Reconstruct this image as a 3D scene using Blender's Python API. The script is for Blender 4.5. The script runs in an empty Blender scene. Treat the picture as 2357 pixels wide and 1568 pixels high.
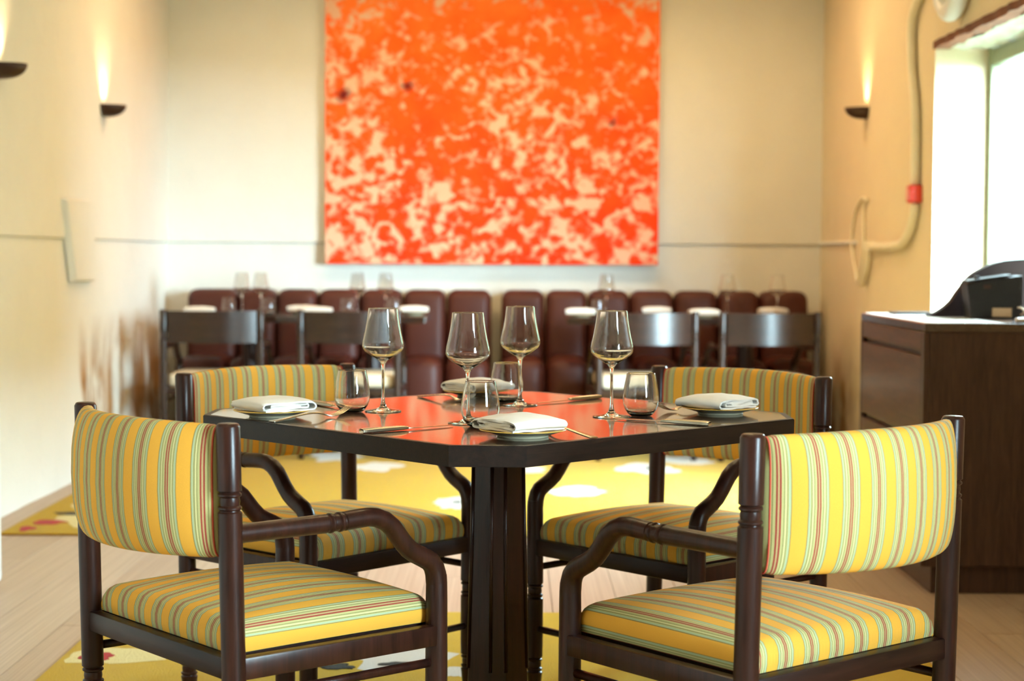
import bpy, bmesh, math, random
from mathutils import Vector, Matrix, noise
random.seed(7)
R = math.radians
sc = bpy.context.scene
COL = sc.collection

# ------------------------------------------------------------------ camera
CAM_H, F_PX, PITCH, ROLL = 1.0987, 3964.7, R(2.84), R(0.27)
cam_d = bpy.data.cameras.new('camera')
cam = bpy.data.objects.new('camera', cam_d)
COL.objects.link(cam)
cam_d.sensor_width = 36.0
cam_d.lens = F_PX / 2357.0 * 36.0
cam_d.clip_start = 0.05
cam_d.clip_end = 200
cam_d.dof.use_dof = True
cam_d.dof.focus_distance = 3.40
cam_d.dof.aperture_fstop = 3.9
cam.matrix_world = Matrix.Translation((0, 0, CAM_H)) @ Matrix.Rotation(math.pi / 2 - PITCH, 4, 'X') @ Matrix.Rotation(ROLL, 4, 'Z')
sc.camera = cam

# ------------------------------------------------------------------ exposure, world, lights
sc.view_settings.view_transform = 'Standard'
sc.view_settings.look = 'None'
sc.view_settings.gamma = 1.0
sc.view_settings.use_curve_mapping = False
sc.view_settings.exposure = -0.58
sc.cycles.use_denoising = True
sc.cycles.max_bounces = 9
sc.cycles.diffuse_bounces = 3
sc.cycles.glossy_bounces = 4
sc.cycles.transmission_bounces = 10
sc.cycles.transparent_max_bounces = 8
sc.cycles.caustics_reflective = False
sc.cycles.use_adaptive_sampling = True
sc.cycles.adaptive_threshold = 0.12
sc.cycles.adaptive_min_samples = 16
sc.cycles.sample_clamp_indirect = 6.0
sc.cycles.blur_glossy = 0.4

SKY_STRENGTH = 185.0
LAMP = 2.0

wld = bpy.data.worlds.new('sky')
sc.world = wld
wld.use_nodes = True
wn = wld.node_tree
wn.nodes.clear()
wo = wn.nodes.new('ShaderNodeOutputWorld')
wb = wn.nodes.new('ShaderNodeBackground')
wb.inputs['Color'].default_value = (0.63, 0.815, 1.0, 1)
wb.inputs['Strength'].default_value = SKY_STRENGTH
wn.links.new(wb.outputs[0], wo.inputs[0])

def light(name, kind, loc, energy, color, **kw):
    d = bpy.data.lights.new(name, kind)
    d.energy = energy
    d.color = color
    for k, v in kw.items():
        setattr(d, k, v)
    o = bpy.data.objects.new(name, d)
    COL.objects.link(o)
    o.location = loc
    return o

def aim(o, target):
    o.rotation_euler = (Vector(target) - o.location).to_track_quat('-Z', 'Y').to_euler()

# room constants (metres; camera stands at x=y=0)
XL, XR, YB, YF, ZC = -2.098, 1.888, 10.551, -3.2, 3.25
WALL_T = 0.31
# window openings in the right wall: y0, y1, z0, z1
WINDOWS = [(5.75, 7.755, 0.42, 2.04), (0.2, 1.55, 0.75, 2.1)]

for i, (y0, y1, z0, z1) in enumerate(WINDOWS):          # daylight enters here: sampling portals
    p = light('window_portal', 'AREA', (XR + WALL_T + 0.05, (y0 + y1) / 2, (z0 + z1) / 2), 1, (1, 1, 1), shape='RECTANGLE', size=(z1 - z0), size_y=(y1 - y0))
    p.rotation_euler = (0, R(90), 0)
    p.data.cycles.is_portal = True
WARM = (1.0, 0.70, 0.36)
for (x, y, e) in [(-1.0, 9.0, 58), (0.0, 8.9, 62), (0.95, 9.0, 55), (-0.6, 5.2, 36), (0.5, 5.2, 36), (-0.6, 2.0, 26), (0.5, 2.0, 26)]:
    l = light('ceiling_downlight', 'SPOT', (x, y, ZC - 0.06), e * LAMP, WARM, shadow_soft_size=0.22, spot_size=R(168), spot_blend=0.6)
    l.rotation_euler = (0, 0, 0)

# ------------------------------------------------------------------ helpers
def lin(c):
    out = []
    for v in c:
        v = v / 255.0
        out.append(v / 12.92 if v <= 0.04045 else ((v + 0.055) / 1.055) ** 2.4)
    return (out[0], out[1], out[2], 1.0)

class NT:
    """small node-tree helper"""
    def __init__(self, name):
        self.m = bpy.data.materials.new(name)
        self.m.use_nodes = True
        self.t = self.m.node_tree
        self.t.nodes.clear()
        self.out = self.t.nodes.new('ShaderNodeOutputMaterial')
        self.b = self.t.nodes.new('ShaderNodeBsdfPrincipled')
        self.t.links.new(self.b.outputs[0], self.out.inputs[0])
    def n(self, kind, **kw):
        nd = self.t.nodes.new(kind)
        for k, v in kw.items():
            setattr(nd, k, v)
        return nd
    def l(self, a, b):
        self.t.links.new(a, b)
    def set(self, **kw):
        for k, v in kw.items():
            self.b.inputs[k.replace('_', ' ')].default_value = v
        return self
    def math(self, op, a, b=None, c=None, clamp=False):
        nd = self.n('ShaderNodeMath', operation=op, use_clamp=clamp)
        for i, v in enumerate((a, b, c)):
            if v is None:
                continue
            if isinstance(v, (int, float)):
                nd.inputs[i].default_value = v
            else:
                self.l(v, nd.inputs[i])
        return nd.outputs[0]
    def mix(self, fac, a, b, blend='MIX'):
        nd = self.n('ShaderNodeMix', data_type='RGBA', blend_type=blend)
        for i, v in ((0, fac), (6, a), (7, b)):
            if isinstance(v, (int, float)):
                nd.inputs[i].default_value = v
            elif isinstance(v, tuple):
                nd.inputs[i].default_value = v
            else:
                self.l(v, nd.inputs[i])
        return nd.outputs[2]
    def ramp(self, fac, stops, interp='LINEAR'):
        nd = self.n('ShaderNodeValToRGB')
        cr = nd.color_ramp
        cr.interpolation = interp
        while len(cr.elements) < len(stops):
            cr.elements.new(0.5)
        for e, (p, c) in zip(cr.elements, stops):
            e.position = p
            e.color = c
        self.l(fac, nd.inputs[0])
        return nd.outputs[0]
    def coord(self, which='Object', scale=(1, 1, 1), loc=(0, 0, 0)):
        tc = self.n('ShaderNodeTexCoord')
        mp = self.n('ShaderNodeMapping')
        mp.inputs['Scale'].default_value = scale
        mp.inputs['Location'].default_value = loc
        self.l(tc.outputs[which], mp.inputs[0])
        return mp.outputs[0]
    def noise(self, vec, scale, detail=3, rough=0.5, dist=0.0):
        nd = self.n('ShaderNodeTexNoise')
        nd.inputs['Scale'].default_value = scale
        nd.inputs['Detail'].default_value = detail
        nd.inputs['Roughness'].default_value = rough
        nd.inputs['Distortion'].default_value = dist
        if vec is not None:
            self.l(vec, nd.inputs['Vector'])
        return nd.outputs[0]
    def bump(self, h, strength=0.3, dist=0.01):
        nd = self.n('ShaderNodeBump')
        nd.inputs['Strength'].default_value = strength
        nd.inputs['Distance'].default_value = dist
        self.l(h, nd.inputs['Height'])
        self.l(nd.outputs[0], self.b.inputs['Normal'])
    def col(self, c):
        if isinstance(c, tuple):
            self.b.inputs['Base Color'].default_value = c
        else:
            self.l(c, self.b.inputs['Base Color'])

def M_plain(name, rgb, rough=0.5, metal=0.0, var=0.06, vscale=8, coat=0.0, spec=0.5):
    t = NT(name)
    v = t.noise(t.coord(), vscale, 2)
    c = lin(rgb)
    d = tuple(x * (1 - var * 2) for x in c[:3]) + (1,)
    u = tuple(min(1, x * (1 + var)) for x in c[:3]) + (1,)
    t.col(t.mix(v, d, u))
    t.set(Roughness=rough, Metallic=metal)
    t.b.inputs['Coat Weight'].default_value = coat
    t.b.inputs['Specular IOR Level'].default_value = spec
    t.b.inputs['Coat Roughness'].default_value = 0.2
    return t.m

def M_wood(name, dark, lightc, rough=0.35, axis=2, scale=1.0, coat=0.3, bump=0.08, coat_rough=0.15, spec=0.5):
    t = NT(name)
    s = [14 * scale, 14 * scale, 14 * scale]
    s[axis] = 1.2 * scale
    v = t.coord(scale=tuple(s))
    g = t.noise(v, 3.0, 3, 0.6, 0.8)
    f = t.noise(v, 14.0, 1, 0.5, 0.0)
    m = t.math('ADD', t.math('MULTIPLY', g, 0.75), t.math('MULTIPLY', f, 0.25))
    t.col(t.ramp(m, [(0.3, lin(dark)), (0.7, lin(lightc))]))
    t.set(Roughness=rough)
    t.b.inputs['Coat Weight'].default_value = coat
    t.b.inputs['Coat Roughness'].default_value = coat_rough
    t.b.inputs['Specular IOR Level'].default_value = spec
    t.bump(f, bump, 0.002)
    return t.m

def mesh_obj(name, vf, mat, parent=None, smooth=False, uvs=None, loc=None, rot=None):
    v, f = vf
    me = bpy.data.meshes.new(name)
    me.from_pydata([tuple(p) for p in v], [], f)
    if uvs is not None:
        ul = me.uv_layers.new(name='UVMap')
        for lp in me.loops:
            ul.data[lp.index].uv = uvs[lp.vertex_index]
    me.update()
    bm = bmesh.new()
    bm.from_mesh(me)
    bmesh.ops.recalc_face_normals(bm, faces=bm.faces)
    bm.to_mesh(me)
    bm.free()
    if smooth is True:
        for p in me.polygons:
            p.use_smooth = True
    elif smooth:
        for p in me.polygons:
            p.use_smooth = True
        me.set_sharp_from_angle(angle=R(smooth))
    me.materials.append(mat)
    o = bpy.data.objects.new(name, me)
    COL.objects.link(o)
    if parent:
        o.parent = parent
    if loc:
        o.location = loc
    if rot:
        o.rotation_euler = rot
    return o

def tag(o, label=None, cat=None, group=None, kind=None):
    if label: o['label'] = label
    if cat: o['category'] = cat
    if group: o['group'] = group
    if kind: o['kind'] = kind
    return o

def thing(name, label, cat, loc=(0, 0, 0), rotz=0.0, group=None):
    o = bpy.data.objects.new(name, None)
    o.empty_display_size = 0.05
    COL.objects.link(o)
    o.location = loc
    o.rotation_euler = (0, 0, rotz)
    return tag(o, label, cat, group)

def dup(root, label, loc=None, rotz=None):
    """copy of a thing with copies of its parts and sub-parts"""
    r = root.copy()
    COL.objects.link(r)
    r['label'] = label
    if loc is not None: r.location = loc
    if rotz is not None: r.rotation_euler = (0, 0, rotz)
    for ch in list(root.children):
        c = ch.copy()
        COL.objects.link(c)
        c.parent = r
        for g in ch.children:
            d = g.copy()
            COL.objects.link(d)
            d.parent = c
    return r

def join(*parts):
    V, F = [], []
    for v, f in parts:
        o = len(V)
        V += [tuple(p) for p in v]
        F += [tuple(i + o for i in q) for q in f]
    return V, F

def box(x0, x1, y0, y1, z0, z1):
    v = [(x0, y0, z0), (x1, y0, z0), (x1, y1, z0), (x0, y1, z0), (x0, y0, z1), (x1, y0, z1), (x1, y1, z1), (x0, y1, z1)]
    f = [(0, 3, 2, 1), (4, 5, 6, 7), (0, 1, 5, 4), (1, 2, 6, 5), (2, 3, 7, 6), (3, 0, 4, 7)]
    return v, f

def rbox(x0, x1, y0, y1, z0, z1, r=0.004, seg=2):
    bm = bmesh.new()
    v, f = box(x0, x1, y0, y1, z0, z1)
    bv = [bm.verts.new(p) for p in v]
    for q in f:
        bm.faces.new([bv[i] for i in q])
    bmesh.ops.bevel(bm, geom=list(bm.edges), offset=r, segments=seg, affect='EDGES', profile=0.5)
    bm.verts.index_update()
    V = [tuple(p.co) for p in bm.verts]
    F = [tuple(p.index for p in q.verts) for q in bm.faces]
    bm.free()
    return V, F

def lathe(prof, n=32, center=(0, 0, 0)):
    """prof: (r, z) list; r==0 allowed at the ends; closed by poles or caps"""
    V, F, rings = [], [], []
    for r, z in prof:
        if r < 1e-7:
            rings.append([len(V)])
            V.append((center[0], center[1], center[2] + z))
        else:
            ids = []
            for i in range(n):
                a = 2 * math.pi * i / n
                ids.append(len(V))
                V.append((center[0] + r * math.cos(a), center[1] + r * math.sin(a), center[2] + z))
            rings.append(ids)
    for a, b in zip(rings[:-1], rings[1:]):
        if len(a) == 1 and len(b) == 1:
            continue
        for i in range(n):
            j = (i + 1) % n
            if len(a) == 1: F.append((a[0], b[i], b[j]))
            elif len(b) == 1: F.append((a[i], b[0], a[j]))
            else: F.append((a[i], b[i], b[j], a[j]))
    if len(rings[0]) > 1: F.append(tuple(rings[0]))
    if len(rings[-1]) > 1: F.append(tuple(reversed(rings[-1])))
    return V, F

def smooth_path(pts, per=6, closed=False):
    """Catmull-Rom through tuples of any length"""
    out, n = [], len(pts)
    rng = range(n if closed else n - 1)
    for i in rng:
        g = lambda k: pts[k % n] if closed else pts[max(0, min(n - 1, k))]
        p0, p1, p2, p3 = g(i - 1), g(i), g(i + 1), g(i + 2)
        for s in range(per):
            t = s / per
            out.append(tuple(0.5 * (2 * b + (c - a) * t + (2 * a - 5 * b + 4 * c - d) * t * t + (-a + 3 * b - 3 * c + d) * t ** 3) for a, b, c, d in zip(p0, p1, p2, p3)))
    if not closed:
        out.append(tuple(pts[-1]))
    return out

def tube(path, rad, n=14, closed=False):
    """path: list of 3D points; rad: number or list"""
    P = [Vector(p) for p in path]
    m = len(P)
    rr = rad if isinstance(rad, (list, tuple)) else [rad] * m
    V, F = [], []
    prev = None
    for i in range(m):
        if closed:
            t = (P[(i + 1) % m] - P[i - 1]).normalized()
        else:
            t = (P[min(i + 1, m - 1)] - P[max(i - 1, 0)]).normalized()
        if prev is None:
            up = Vector((0, 0, 1)) if abs(t.z) < 0.9 else Vector((1, 0, 0))
            nrm = t.cross(up).normalized()
        else:
            nrm = (prev - t * prev.dot(t)).normalized()
        prev = nrm
        bi = t.cross(nrm)
        for k in range(n):
            a = 2 * math.pi * k / n
            V.append(P[i] + (nrm * math.cos(a) + bi * math.sin(a)) * rr[i])
    for i in range(m if closed else m - 1):
        j = (i + 1) % m
        for k in range(n):
            l = (k + 1) % n
            F.append((i * n + k, i * n + l, j * n + l, j * n + k))
    if not closed:
        F.append(tuple(range(n)))
        F.append(tuple(range((m - 1) * n, m * n)))
    return V, F

def prism(poly, z0, z1):
    n = len(poly)
    V = [(x, y, z0) for x, y in poly] + [(x, y, z1) for x, y in poly]
    F = [tuple(range(n - 1, -1, -1)), tuple(range(n, 2 * n))]
    F += [(i, (i + 1) % n, n + (i + 1) % n, n + i) for i in range(n)]
    return V, F

def xform(vf, mat):
    return [tuple(mat @ Vector(p)) for p in vf[0]], vf[1]

# ------------------------------------------------------------------ materials
def M_plaster(name, base, stain_shade=None):
    t = NT(name)
    co = t.coord()
    big = t.noise(co, 0.9, 2, 0.55, 0.3)
    mid = t.noise(co, 5.0, 3, 0.6)
    fine = t.noise(co, 38.0, 1, 0.6)
    c0 = lin(base)
    d = tuple(x * 0.86 for x in c0[:3]) + (1,)
    u = tuple(min(1, x * 1.05) for x in c0[:3]) + (1,)
    c = t.mix(t.math('ADD', t.math('MULTIPLY', big, 0.6), t.math('MULTIPLY', mid, 0.4)), d, u)
    if stain_shade:  # real stains on the left wall, painted corner shade on the right wall
        y0, y1, ztop = stain_shade
        sp = t.n('ShaderNodeSeparateXYZ')
        t.l(co, sp.inputs[0])
        X, Y, Z = sp.outputs
        wy = t.math('MULTIPLY', t.math('SMOOTH_MIN', t.math('MULTIPLY', t.math('SUBTRACT', Y, y0), 14.0, clamp=True), t.math('MULTIPLY', t.math('SUBTRACT', y1, Y), 4.0, clamp=True), 0.1), 1.0, clamp=True)
        wz = t.math('MULTIPLY', t.math('SUBTRACT', ztop, Z), 3.0, clamp=True)
        stv = t.coord(scale=(1, 2.6, 1.1))
        sn = t.noise(stv, 1.35, 5, 0.6, 0.5)
        k = t.math('MULTIPLY', t.math('MULTIPLY', wy, wz), t.math('MULTIPLY', t.math('SUBTRACT', sn, 0.41), 7.0, clamp=True), clamp=True)
        c = t.mix(t.math('MULTIPLY', k, 0.95), c, t.mix(mid, lin((120, 76, 34)), lin((190, 134, 66))))
    t.col(c)
    t.set(Roughness=0.85)
    t.b.inputs['Specular IOR Level'].default_value = 0.25
    h = t.math('ADD', t.math('MULTIPLY', mid, 0.8), t.math('MULTIPLY', fine, 0.2))
    t.bump(h, 0.55, 0.02)
    return t.m

MAT = {}
WALL_RGB = (239, 235, 225)
MAT['plaster_left'] = M_plaster('plaster_left_wall', WALL_RGB, (8.36, 10.6, 0.80))
MAT['plaster'] = M_plaster('plaster_cream', WALL_RGB)
MAT['plaster_right'] = M_plaster('plaster_right_wall_warm_lit', (233, 213, 178), (9.5, 10.8, 0.62))  # warm lamp light put into the tan, corner shade into the brown patches
MAT['soffit'] = M_plain('rough_white_soffit', (225, 228, 212), 0.9, var=0.25, vscale=14)
MAT['ceiling'] = M_plain('ceiling_paint', (244, 236, 218), 0.9)
MAT['dark_wood'] = M_wood('dark_stained_wood', (26, 12, 8), (60, 30, 21), rough=0.30, coat=0.0, spec=0.26)
MAT['dark_wood_x'] = M_wood('dark_stained_wood_rail', (25, 12, 8), (50, 26, 18), rough=0.36, axis=0, coat=0.0, spec=0.24)
MAT['back_wood'] = M_wood('dark_bent_plywood', (30, 17, 12), (56, 32, 22), rough=0.34, axis=0, coat=0.4, coat_rough=0.24, spec=0.4)
MAT['table_wood'] = M_wood('table_top_wood', (30, 17, 12), (54, 32, 22), rough=0.3, axis=0, scale=1.4, coat=1.0, bump=0.02, coat_rough=0.07, spec=0.2)
MAT['table_edge'] = M_wood('table_edge_wood', (18, 11, 8), (38, 23, 16), rough=0.42, axis=0, scale=2.0, coat=0.0, spec=0.25)
MAT['cab_wood'] = M_wood('cabinet_wenge', (50, 33, 26), (84, 60, 49), rough=0.45, axis=2, scale=1.3, coat=0.05, spec=0.3)
MAT['cab_drawer'] = M_wood('cabinet_drawer_wood', (60, 34, 24), (92, 56, 40), rough=0.42, axis=1, scale=1.3, coat=0.05, spec=0.35)
MAT['cab_top'] = M_wood('cabinet_top_wood', (52, 33, 25), (80, 54, 42), rough=0.22, axis=1, scale=1.3, coat=0.6, coat_rough=0.12)
MAT['brown_fabric'] = M_plain('brown_leather_upholstery', (76, 33, 23), 0.5, var=0.12, vscale=5, spec=0.3)
MAT['linen'] = M_plain('white_linen', (236, 230, 220), 0.9, var=0.03, vscale=30)
MAT['seat_cream'] = M_plain('cream_seat_fabric', (232, 214, 184), 0.85, var=0.05, vscale=20)
MAT['bronze'] = M_plain('dark_bronze', (64, 44, 34), 0.4, 0.6)
MAT['steel'] = M_plain('champagne_cutlery_metal', (196, 184, 164), 0.24, 1.0, var=0.03)
MAT['gold'] = M_plain('ochre_glazed_rim', (226, 176, 70), 0.25, 0.0, var=0.05, coat=0.5)
MAT['china'] = M_plain('grey_glazed_stoneware', (192, 182, 152), 0.22, 0.0, var=0.06, coat=0.6)
MAT['conduit'] = M_plain('painted_cream_pipe', (250, 236, 206), 0.45)
MAT['red'] = M_plain('red_plastic', (214, 58, 40), 0.35)
MAT['pink'] = M_plain('pink_plate', (235, 150, 135), 0.4)
MAT['black'] = M_plain('black_plastic', (20, 17, 15), 0.45, spec=0.3)
MAT['label'] = M_plain('beige_label', (176, 146, 112), 0.6)
MAT['white_gloss'] = M_plain('white_paint', (244, 244, 242), 0.4)
MAT['lintel'] = M_plain('rough_brown_timber', (112, 62, 36), 0.85, var=0.4, vscale=16)
MAT['frame_green'] = M_plain('sage_window_paint', (130, 134, 106), 0.45)
MAT['lawn'] = M_plain('lawn', (166, 172, 152), 0.9, var=0.2, vscale=1)
MAT['hedge'] = M_plain('hedge_leaves', (58, 72, 58), 0.9, var=0.3, vscale=3, spec=0.1)
MAT['pale_stone'] = M_plain('pale_stone_inlay', (214, 204, 192), 0.25, var=0.05, coat=0.4)
MAT['piping'] = M_plain('red_piping', (178, 62, 38), 0.8)
MAT['dark_panel'] = M_plain('dark_brown_panel', (30, 14, 10), 0.6, var=0.15, spec=0.15)

# striped fabric: one period of the weave
def M_stripe():
    t = NT('striped_upholstery')
    uv = t.n('ShaderNodeUVMap')
    uv.uv_map = 'UVMap'
    sp = t.n('ShaderNodeSeparateXYZ')
    t.l(uv.outputs[0], sp.inputs[0])
    fr = t.math('FRACT', sp.outputs[0])
    Y, G, S, Te, C, Rd, O, P = (lin(c) for c in [(222, 156, 36), (96, 92, 60), (174, 166, 106), (148, 172, 146), (212, 200, 146), (142, 30, 22), (104, 102, 54), (172, 146, 96)])
    half = [(0.0, Y), (0.405, G), (0.424, S), (0.438, Te), (0.462, S), (0.492, O), (0.508, S), (0.530, C), (0.545, S), (0.572, O), (0.588, S), (0.648, Rd), (0.684, P)]
    stops = list(half)
    seq = [(0.722, Rd), (0.758, S), (0.812, O), (0.828, S), (0.855, C), (0.870, S), (0.892, O), (0.908, S), (0.934, Te), (0.962, S), (0.981, G)]
    stops += seq
    base = t.ramp(fr, stops, 'CONSTANT')
    co = t.coord('UV', scale=(60, 60, 1))
    slub = t.noise(t.coord('UV', scale=(14, 60, 1)), 3.0, 4, 0.6)
    weave = t.noise(t.coord('UV', scale=(90, 14, 1)), 9.0, 2)
    fleck = t.noise(t.coord('UV', scale=(40, 6, 1)), 6.0, 3, 0.7)
    d = t.mix(t.math('MULTIPLY', slub, 0.10), base, (0.9, 0.75, 0.45, 1))
    hsv = t.n('ShaderNodeHueSaturation')
    t.l(d, hsv.inputs['Color'])
    t.l(t.math('MULTIPLY_ADD', t.math('ADD', fleck, slub), 0.32, 0.68), hsv.inputs['Value'])
    d = hsv.outputs[0]
    t.col(d)
    t.set(Roughness=0.85)
    t.b.inputs['Specular IOR Level'].default_value = 0.3
    t.bump(t.math('ADD', slub, weave), 0.12, 0.002)
    return t.m
MAT['stripe'] = M_stripe()

def M_glass(name, tint=(1, 1, 1, 1), ior=1.5):
    t = NT(name)
    t.t.nodes.remove(t.b)
    g = t.n('ShaderNodeBsdfGlass')
    g.inputs['Color'].default_value = tint
    g.inputs['Roughness'].default_value = 0.0
    g.inputs['IOR'].default_value = ior
    nz = t.noise(t.coord(), 25.0, 2)
    b = t.n('ShaderNodeBump')
    b.inputs['Strength'].default_value = 0.02
    b.inputs['Distance'].default_value = 0.002
    t.l(nz, b.inputs['Height'])
    t.l(b.outputs[0], g.inputs['Normal'])
    t.l(g.outputs[0], t.out.inputs[0])
    return t.m
MAT['glass'] = M_glass('clear_crystal')

def M_pane():
    t = NT('green_tinted_pane')
    t.t.nodes.remove(t.b)
    tr = t.n('ShaderNodeBsdfTransparent')
    nz = t.noise(t.coord(), 1.5, 2)
    t.l(t.mix(nz, (0.92, 0.97, 0.935, 1), (0.94, 0.98, 0.95, 1)), tr.inputs[0])
    gl = t.n('ShaderNodeBsdfGlossy')
    gl.inputs['Roughness'].default_value = 0.02
    fr = t.n('ShaderNodeLayerWeight')
    fr.inputs['Blend'].default_value = 0.5
    mx = t.n('ShaderNodeMixShader')
    t.l(t.math('MULTIPLY_ADD', t.math('POWER', fr.outputs['Facing'], 4.0), 0.35, 0.02), mx.inputs[0])
    t.l(tr.outputs[0], mx.inputs[1])
    t.l(gl.outputs[0], mx.inputs[2])
    t.l(mx.outputs[0], t.out.inputs[0])
    return t.m
MAT['pane'] = M_pane()

def M_floor():
    t = NT('oak_floor_plank')
    oi = t.n('ShaderNodeObjectInfo')
    v = t.coord(scale=(16, 1.0, 16))
    g = t.noise(v, 2.2, 5, 0.6, 0.7)
    c = t.ramp(g, [(0.3, lin((160, 134, 112))), (0.7, lin((202, 180, 158)))])
    c2 = t.mix(t.math('MULTIPLY', oi.outputs['Random'], 0.35), c, lin((150, 116, 90)))
    t.col(c2)
    t.set(Roughness=0.42)
    t.b.inputs['Coat Weight'].default_value = 0.2
    t.b.inputs['Coat Roughness'].default_value = 0.3
    t.bump(g, 0.08, 0.002)
    return t.m
MAT['plank'] = M_floor()
MAT['subfloor'] = M_plain('dark_subfloor', (70, 46, 32), 0.8)

def M_rug(name, rgb, var=0.1):
    t = NT(name)
    co = t.coord()
    f = t.noise(co, 220, 3, 0.7)
    b = t.noise(co, 7, 3, 0.6)
    c = lin(rgb)
    d = tuple(x * (1 - var * 2.4) for x in c[:3]) + (1,)
    t.col(t.mix(t.math('ADD', t.math('MULTIPLY', f, 0.5), t.math('MULTIPLY', b, 0.5)), d, c))
    t.set(Roughness=1.0)
    t.b.inputs['Specular IOR Level'].default_value = 0.1
    t.b.inputs['Sheen Weight'].default_value = 0.2
    t.bump(f, 0.9, 0.01)
    return t.m
MAT['rug'] = M_rug('yellow_rug_pile', (222, 176, 10))
MAT['rug_edge'] = M_rug('rug_binding', (186, 126, 12))
MAT['rug_white'] = M_rug('rug_white_pile', (240, 232, 218), 0.06)
MAT['rug_black'] = M_rug('rug_black_pile', (44, 40, 30))
MAT['rug_red'] = M_rug('rug_red_pile', (196, 24, 24))
MAT['rug_green'] = M_rug('rug_green_pile', (160, 206, 128))
MAT['rug_cream'] = M_rug('rug_cream_pile', (246, 222, 150), 0.06)

def M_painting():
    t = NT('orange_abstract_paint')
    co = t.coord()
    sp = t.n('ShaderNodeSeparateXYZ')
    t.l(co, sp.inputs[0])
    X, Y, Z = sp.outputs
    n1 = t.noise(co, 12.0, 2.0, 0.5, 0.8)
    vw = t.n('ShaderNodeTexVoronoi')
    vw.feature = 'SMOOTH_F1'
    vw.inputs['Scale'].default_value = 11.0
    vw.inputs['Smoothness'].default_value = 0.25
    wn_ = t.n('ShaderNodeTexNoise')
    wn_.inputs['Scale'].default_value = 4.0
    t.l(co, wn_.inputs['Vector'])
    vadd = t.n('ShaderNodeVectorMath', operation='MULTIPLY_ADD')
    t.l(wn_.outputs['Color'], vadd.inputs[0])
    vadd.inputs[1].default_value = (0.35, 0.35, 0.35)
    t.l(co, vadd.inputs[2])
    t.l(vadd.outputs[0], vw.inputs['Vector'])
    n2 = t.noise(t.coord(scale=(1, 1, 1.25), loc=(3.1, 0, 1.7)), 15.0, 2, 0.5, 0.6)
    big = t.noise(t.coord(loc=(1.3, 2, 0.4)), 1.6, 2, 0.5)
    # denser paint towards the upper middle, sparse at the lower edge
    up = t.math('MULTIPLY_ADD', Z, 0.05, -0.028)
    side = t.math('MULTIPLY', t.math('POWER', t.math('ABSOLUTE', X), 2.0), -0.045)
    k = t.math('ADD', t.math('MULTIPLY', n1, 0.62), t.math('MULTIPLY', n2, 0.38))
    k = t.math('ADD', k, t.math('MULTIPLY_ADD', big, 0.22, -0.110))
    k = t.math('ADD', k, t.math('ADD', up, side))
    k = t.math('ADD', k, t.math('MULTIPLY_ADD', vw.outputs['Distance'], -0.30, 0.188))
    fac = t.ramp(k, [(0.42, (0, 0, 0, 1)), (0.468, (0.5, 0.5, 0.5, 1)), (0.55, (1, 1, 1, 1))])
    tone = t.noise(t.coord(loc=(5, 1, 2)), 3.2, 4, 0.6)
    zz = t.math('ADD', t.math('MULTIPLY', Z, 0.55), t.math('MULTIPLY_ADD', tone, 0.9, -0.42), clamp=True)
    orange = t.ramp(zz, [(0.0, lin((242, 54, 6))), (0.35, lin((250, 74, 10))), (0.75, lin((254, 100, 24))), (1.0, lin((255, 124, 44)))])
    pale = t.mix(tone, lin((236, 176, 142)), lin((242, 192, 160)))
    c = t.mix(fac, pale, orange)
    for (sx, sz, r) in [(-0.515, 1.075, 0.05), (-0.905, 1.02, 0.065), (0.73, 0.86, 0.045)]:
        dd = t.math('SQRT', t.math('ADD', t.math('POWER', t.math('SUBTRACT', X, sx), 2.0), t.math('POWER', t.math('SUBTRACT', Z, sz), 2.0)))
        dd = t.math('ADD', dd, t.math('MULTIPLY_ADD', n2, 0.06, -0.03))
        c = t.mix(t.math('MULTIPLY', t.math('SUBTRACT', r, dd), 22.0, clamp=True), c, lin((110, 24, 20)))
    t.col(c)
    t.set(Roughness=0.8)
    t.b.inputs['Specular IOR Level'].default_value = 0.2
    t.bump(n2, 0.1, 0.003)
    return t.m
MAT['painting'] = M_painting()
MAT['canvas_side'] = M_plain('canvas_edge', (246, 214, 170), 0.85)

# ------------------------------------------------------------------ room shell
# floor: planks run away from the camera
floor = tag(mesh_obj('floor', box(XL - 0.3, XR + WALL_T, YF - 0.32, YB + 0.2, -0.08, -0.012), MAT['subfloor']), kind='structure')
unit_plank = None
PW = 0.208
ix = 0
x = XL - 0.06
while x < XR - 0.01:
    w = min(PW, XR - x)
    y = YF - random.uniform(0, 1.6)
    while y < YB:
        L = random.uniform(1.6, 2.6)
        y0, y1 = max(y, YF), min(y + L, YB)
        if y1 - y0 > 0.05:
            if unit_plank is None:
                o = mesh_obj('floor_plank', box(-0.5, 0.5, -0.5, 0.5, -0.012, 0.0), MAT['plank'], floor)
                unit_plank = o
            else:
                o = unit_plank.copy()
                COL.objects.link(o)
            o.location = (x + w / 2, (y0 + y1) / 2, random.uniform(-0.0006, 0.0))
            o.scale = (w - 0.0022, y1 - y0 - 0.0025, 1)
        y += L
    x += w

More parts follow.
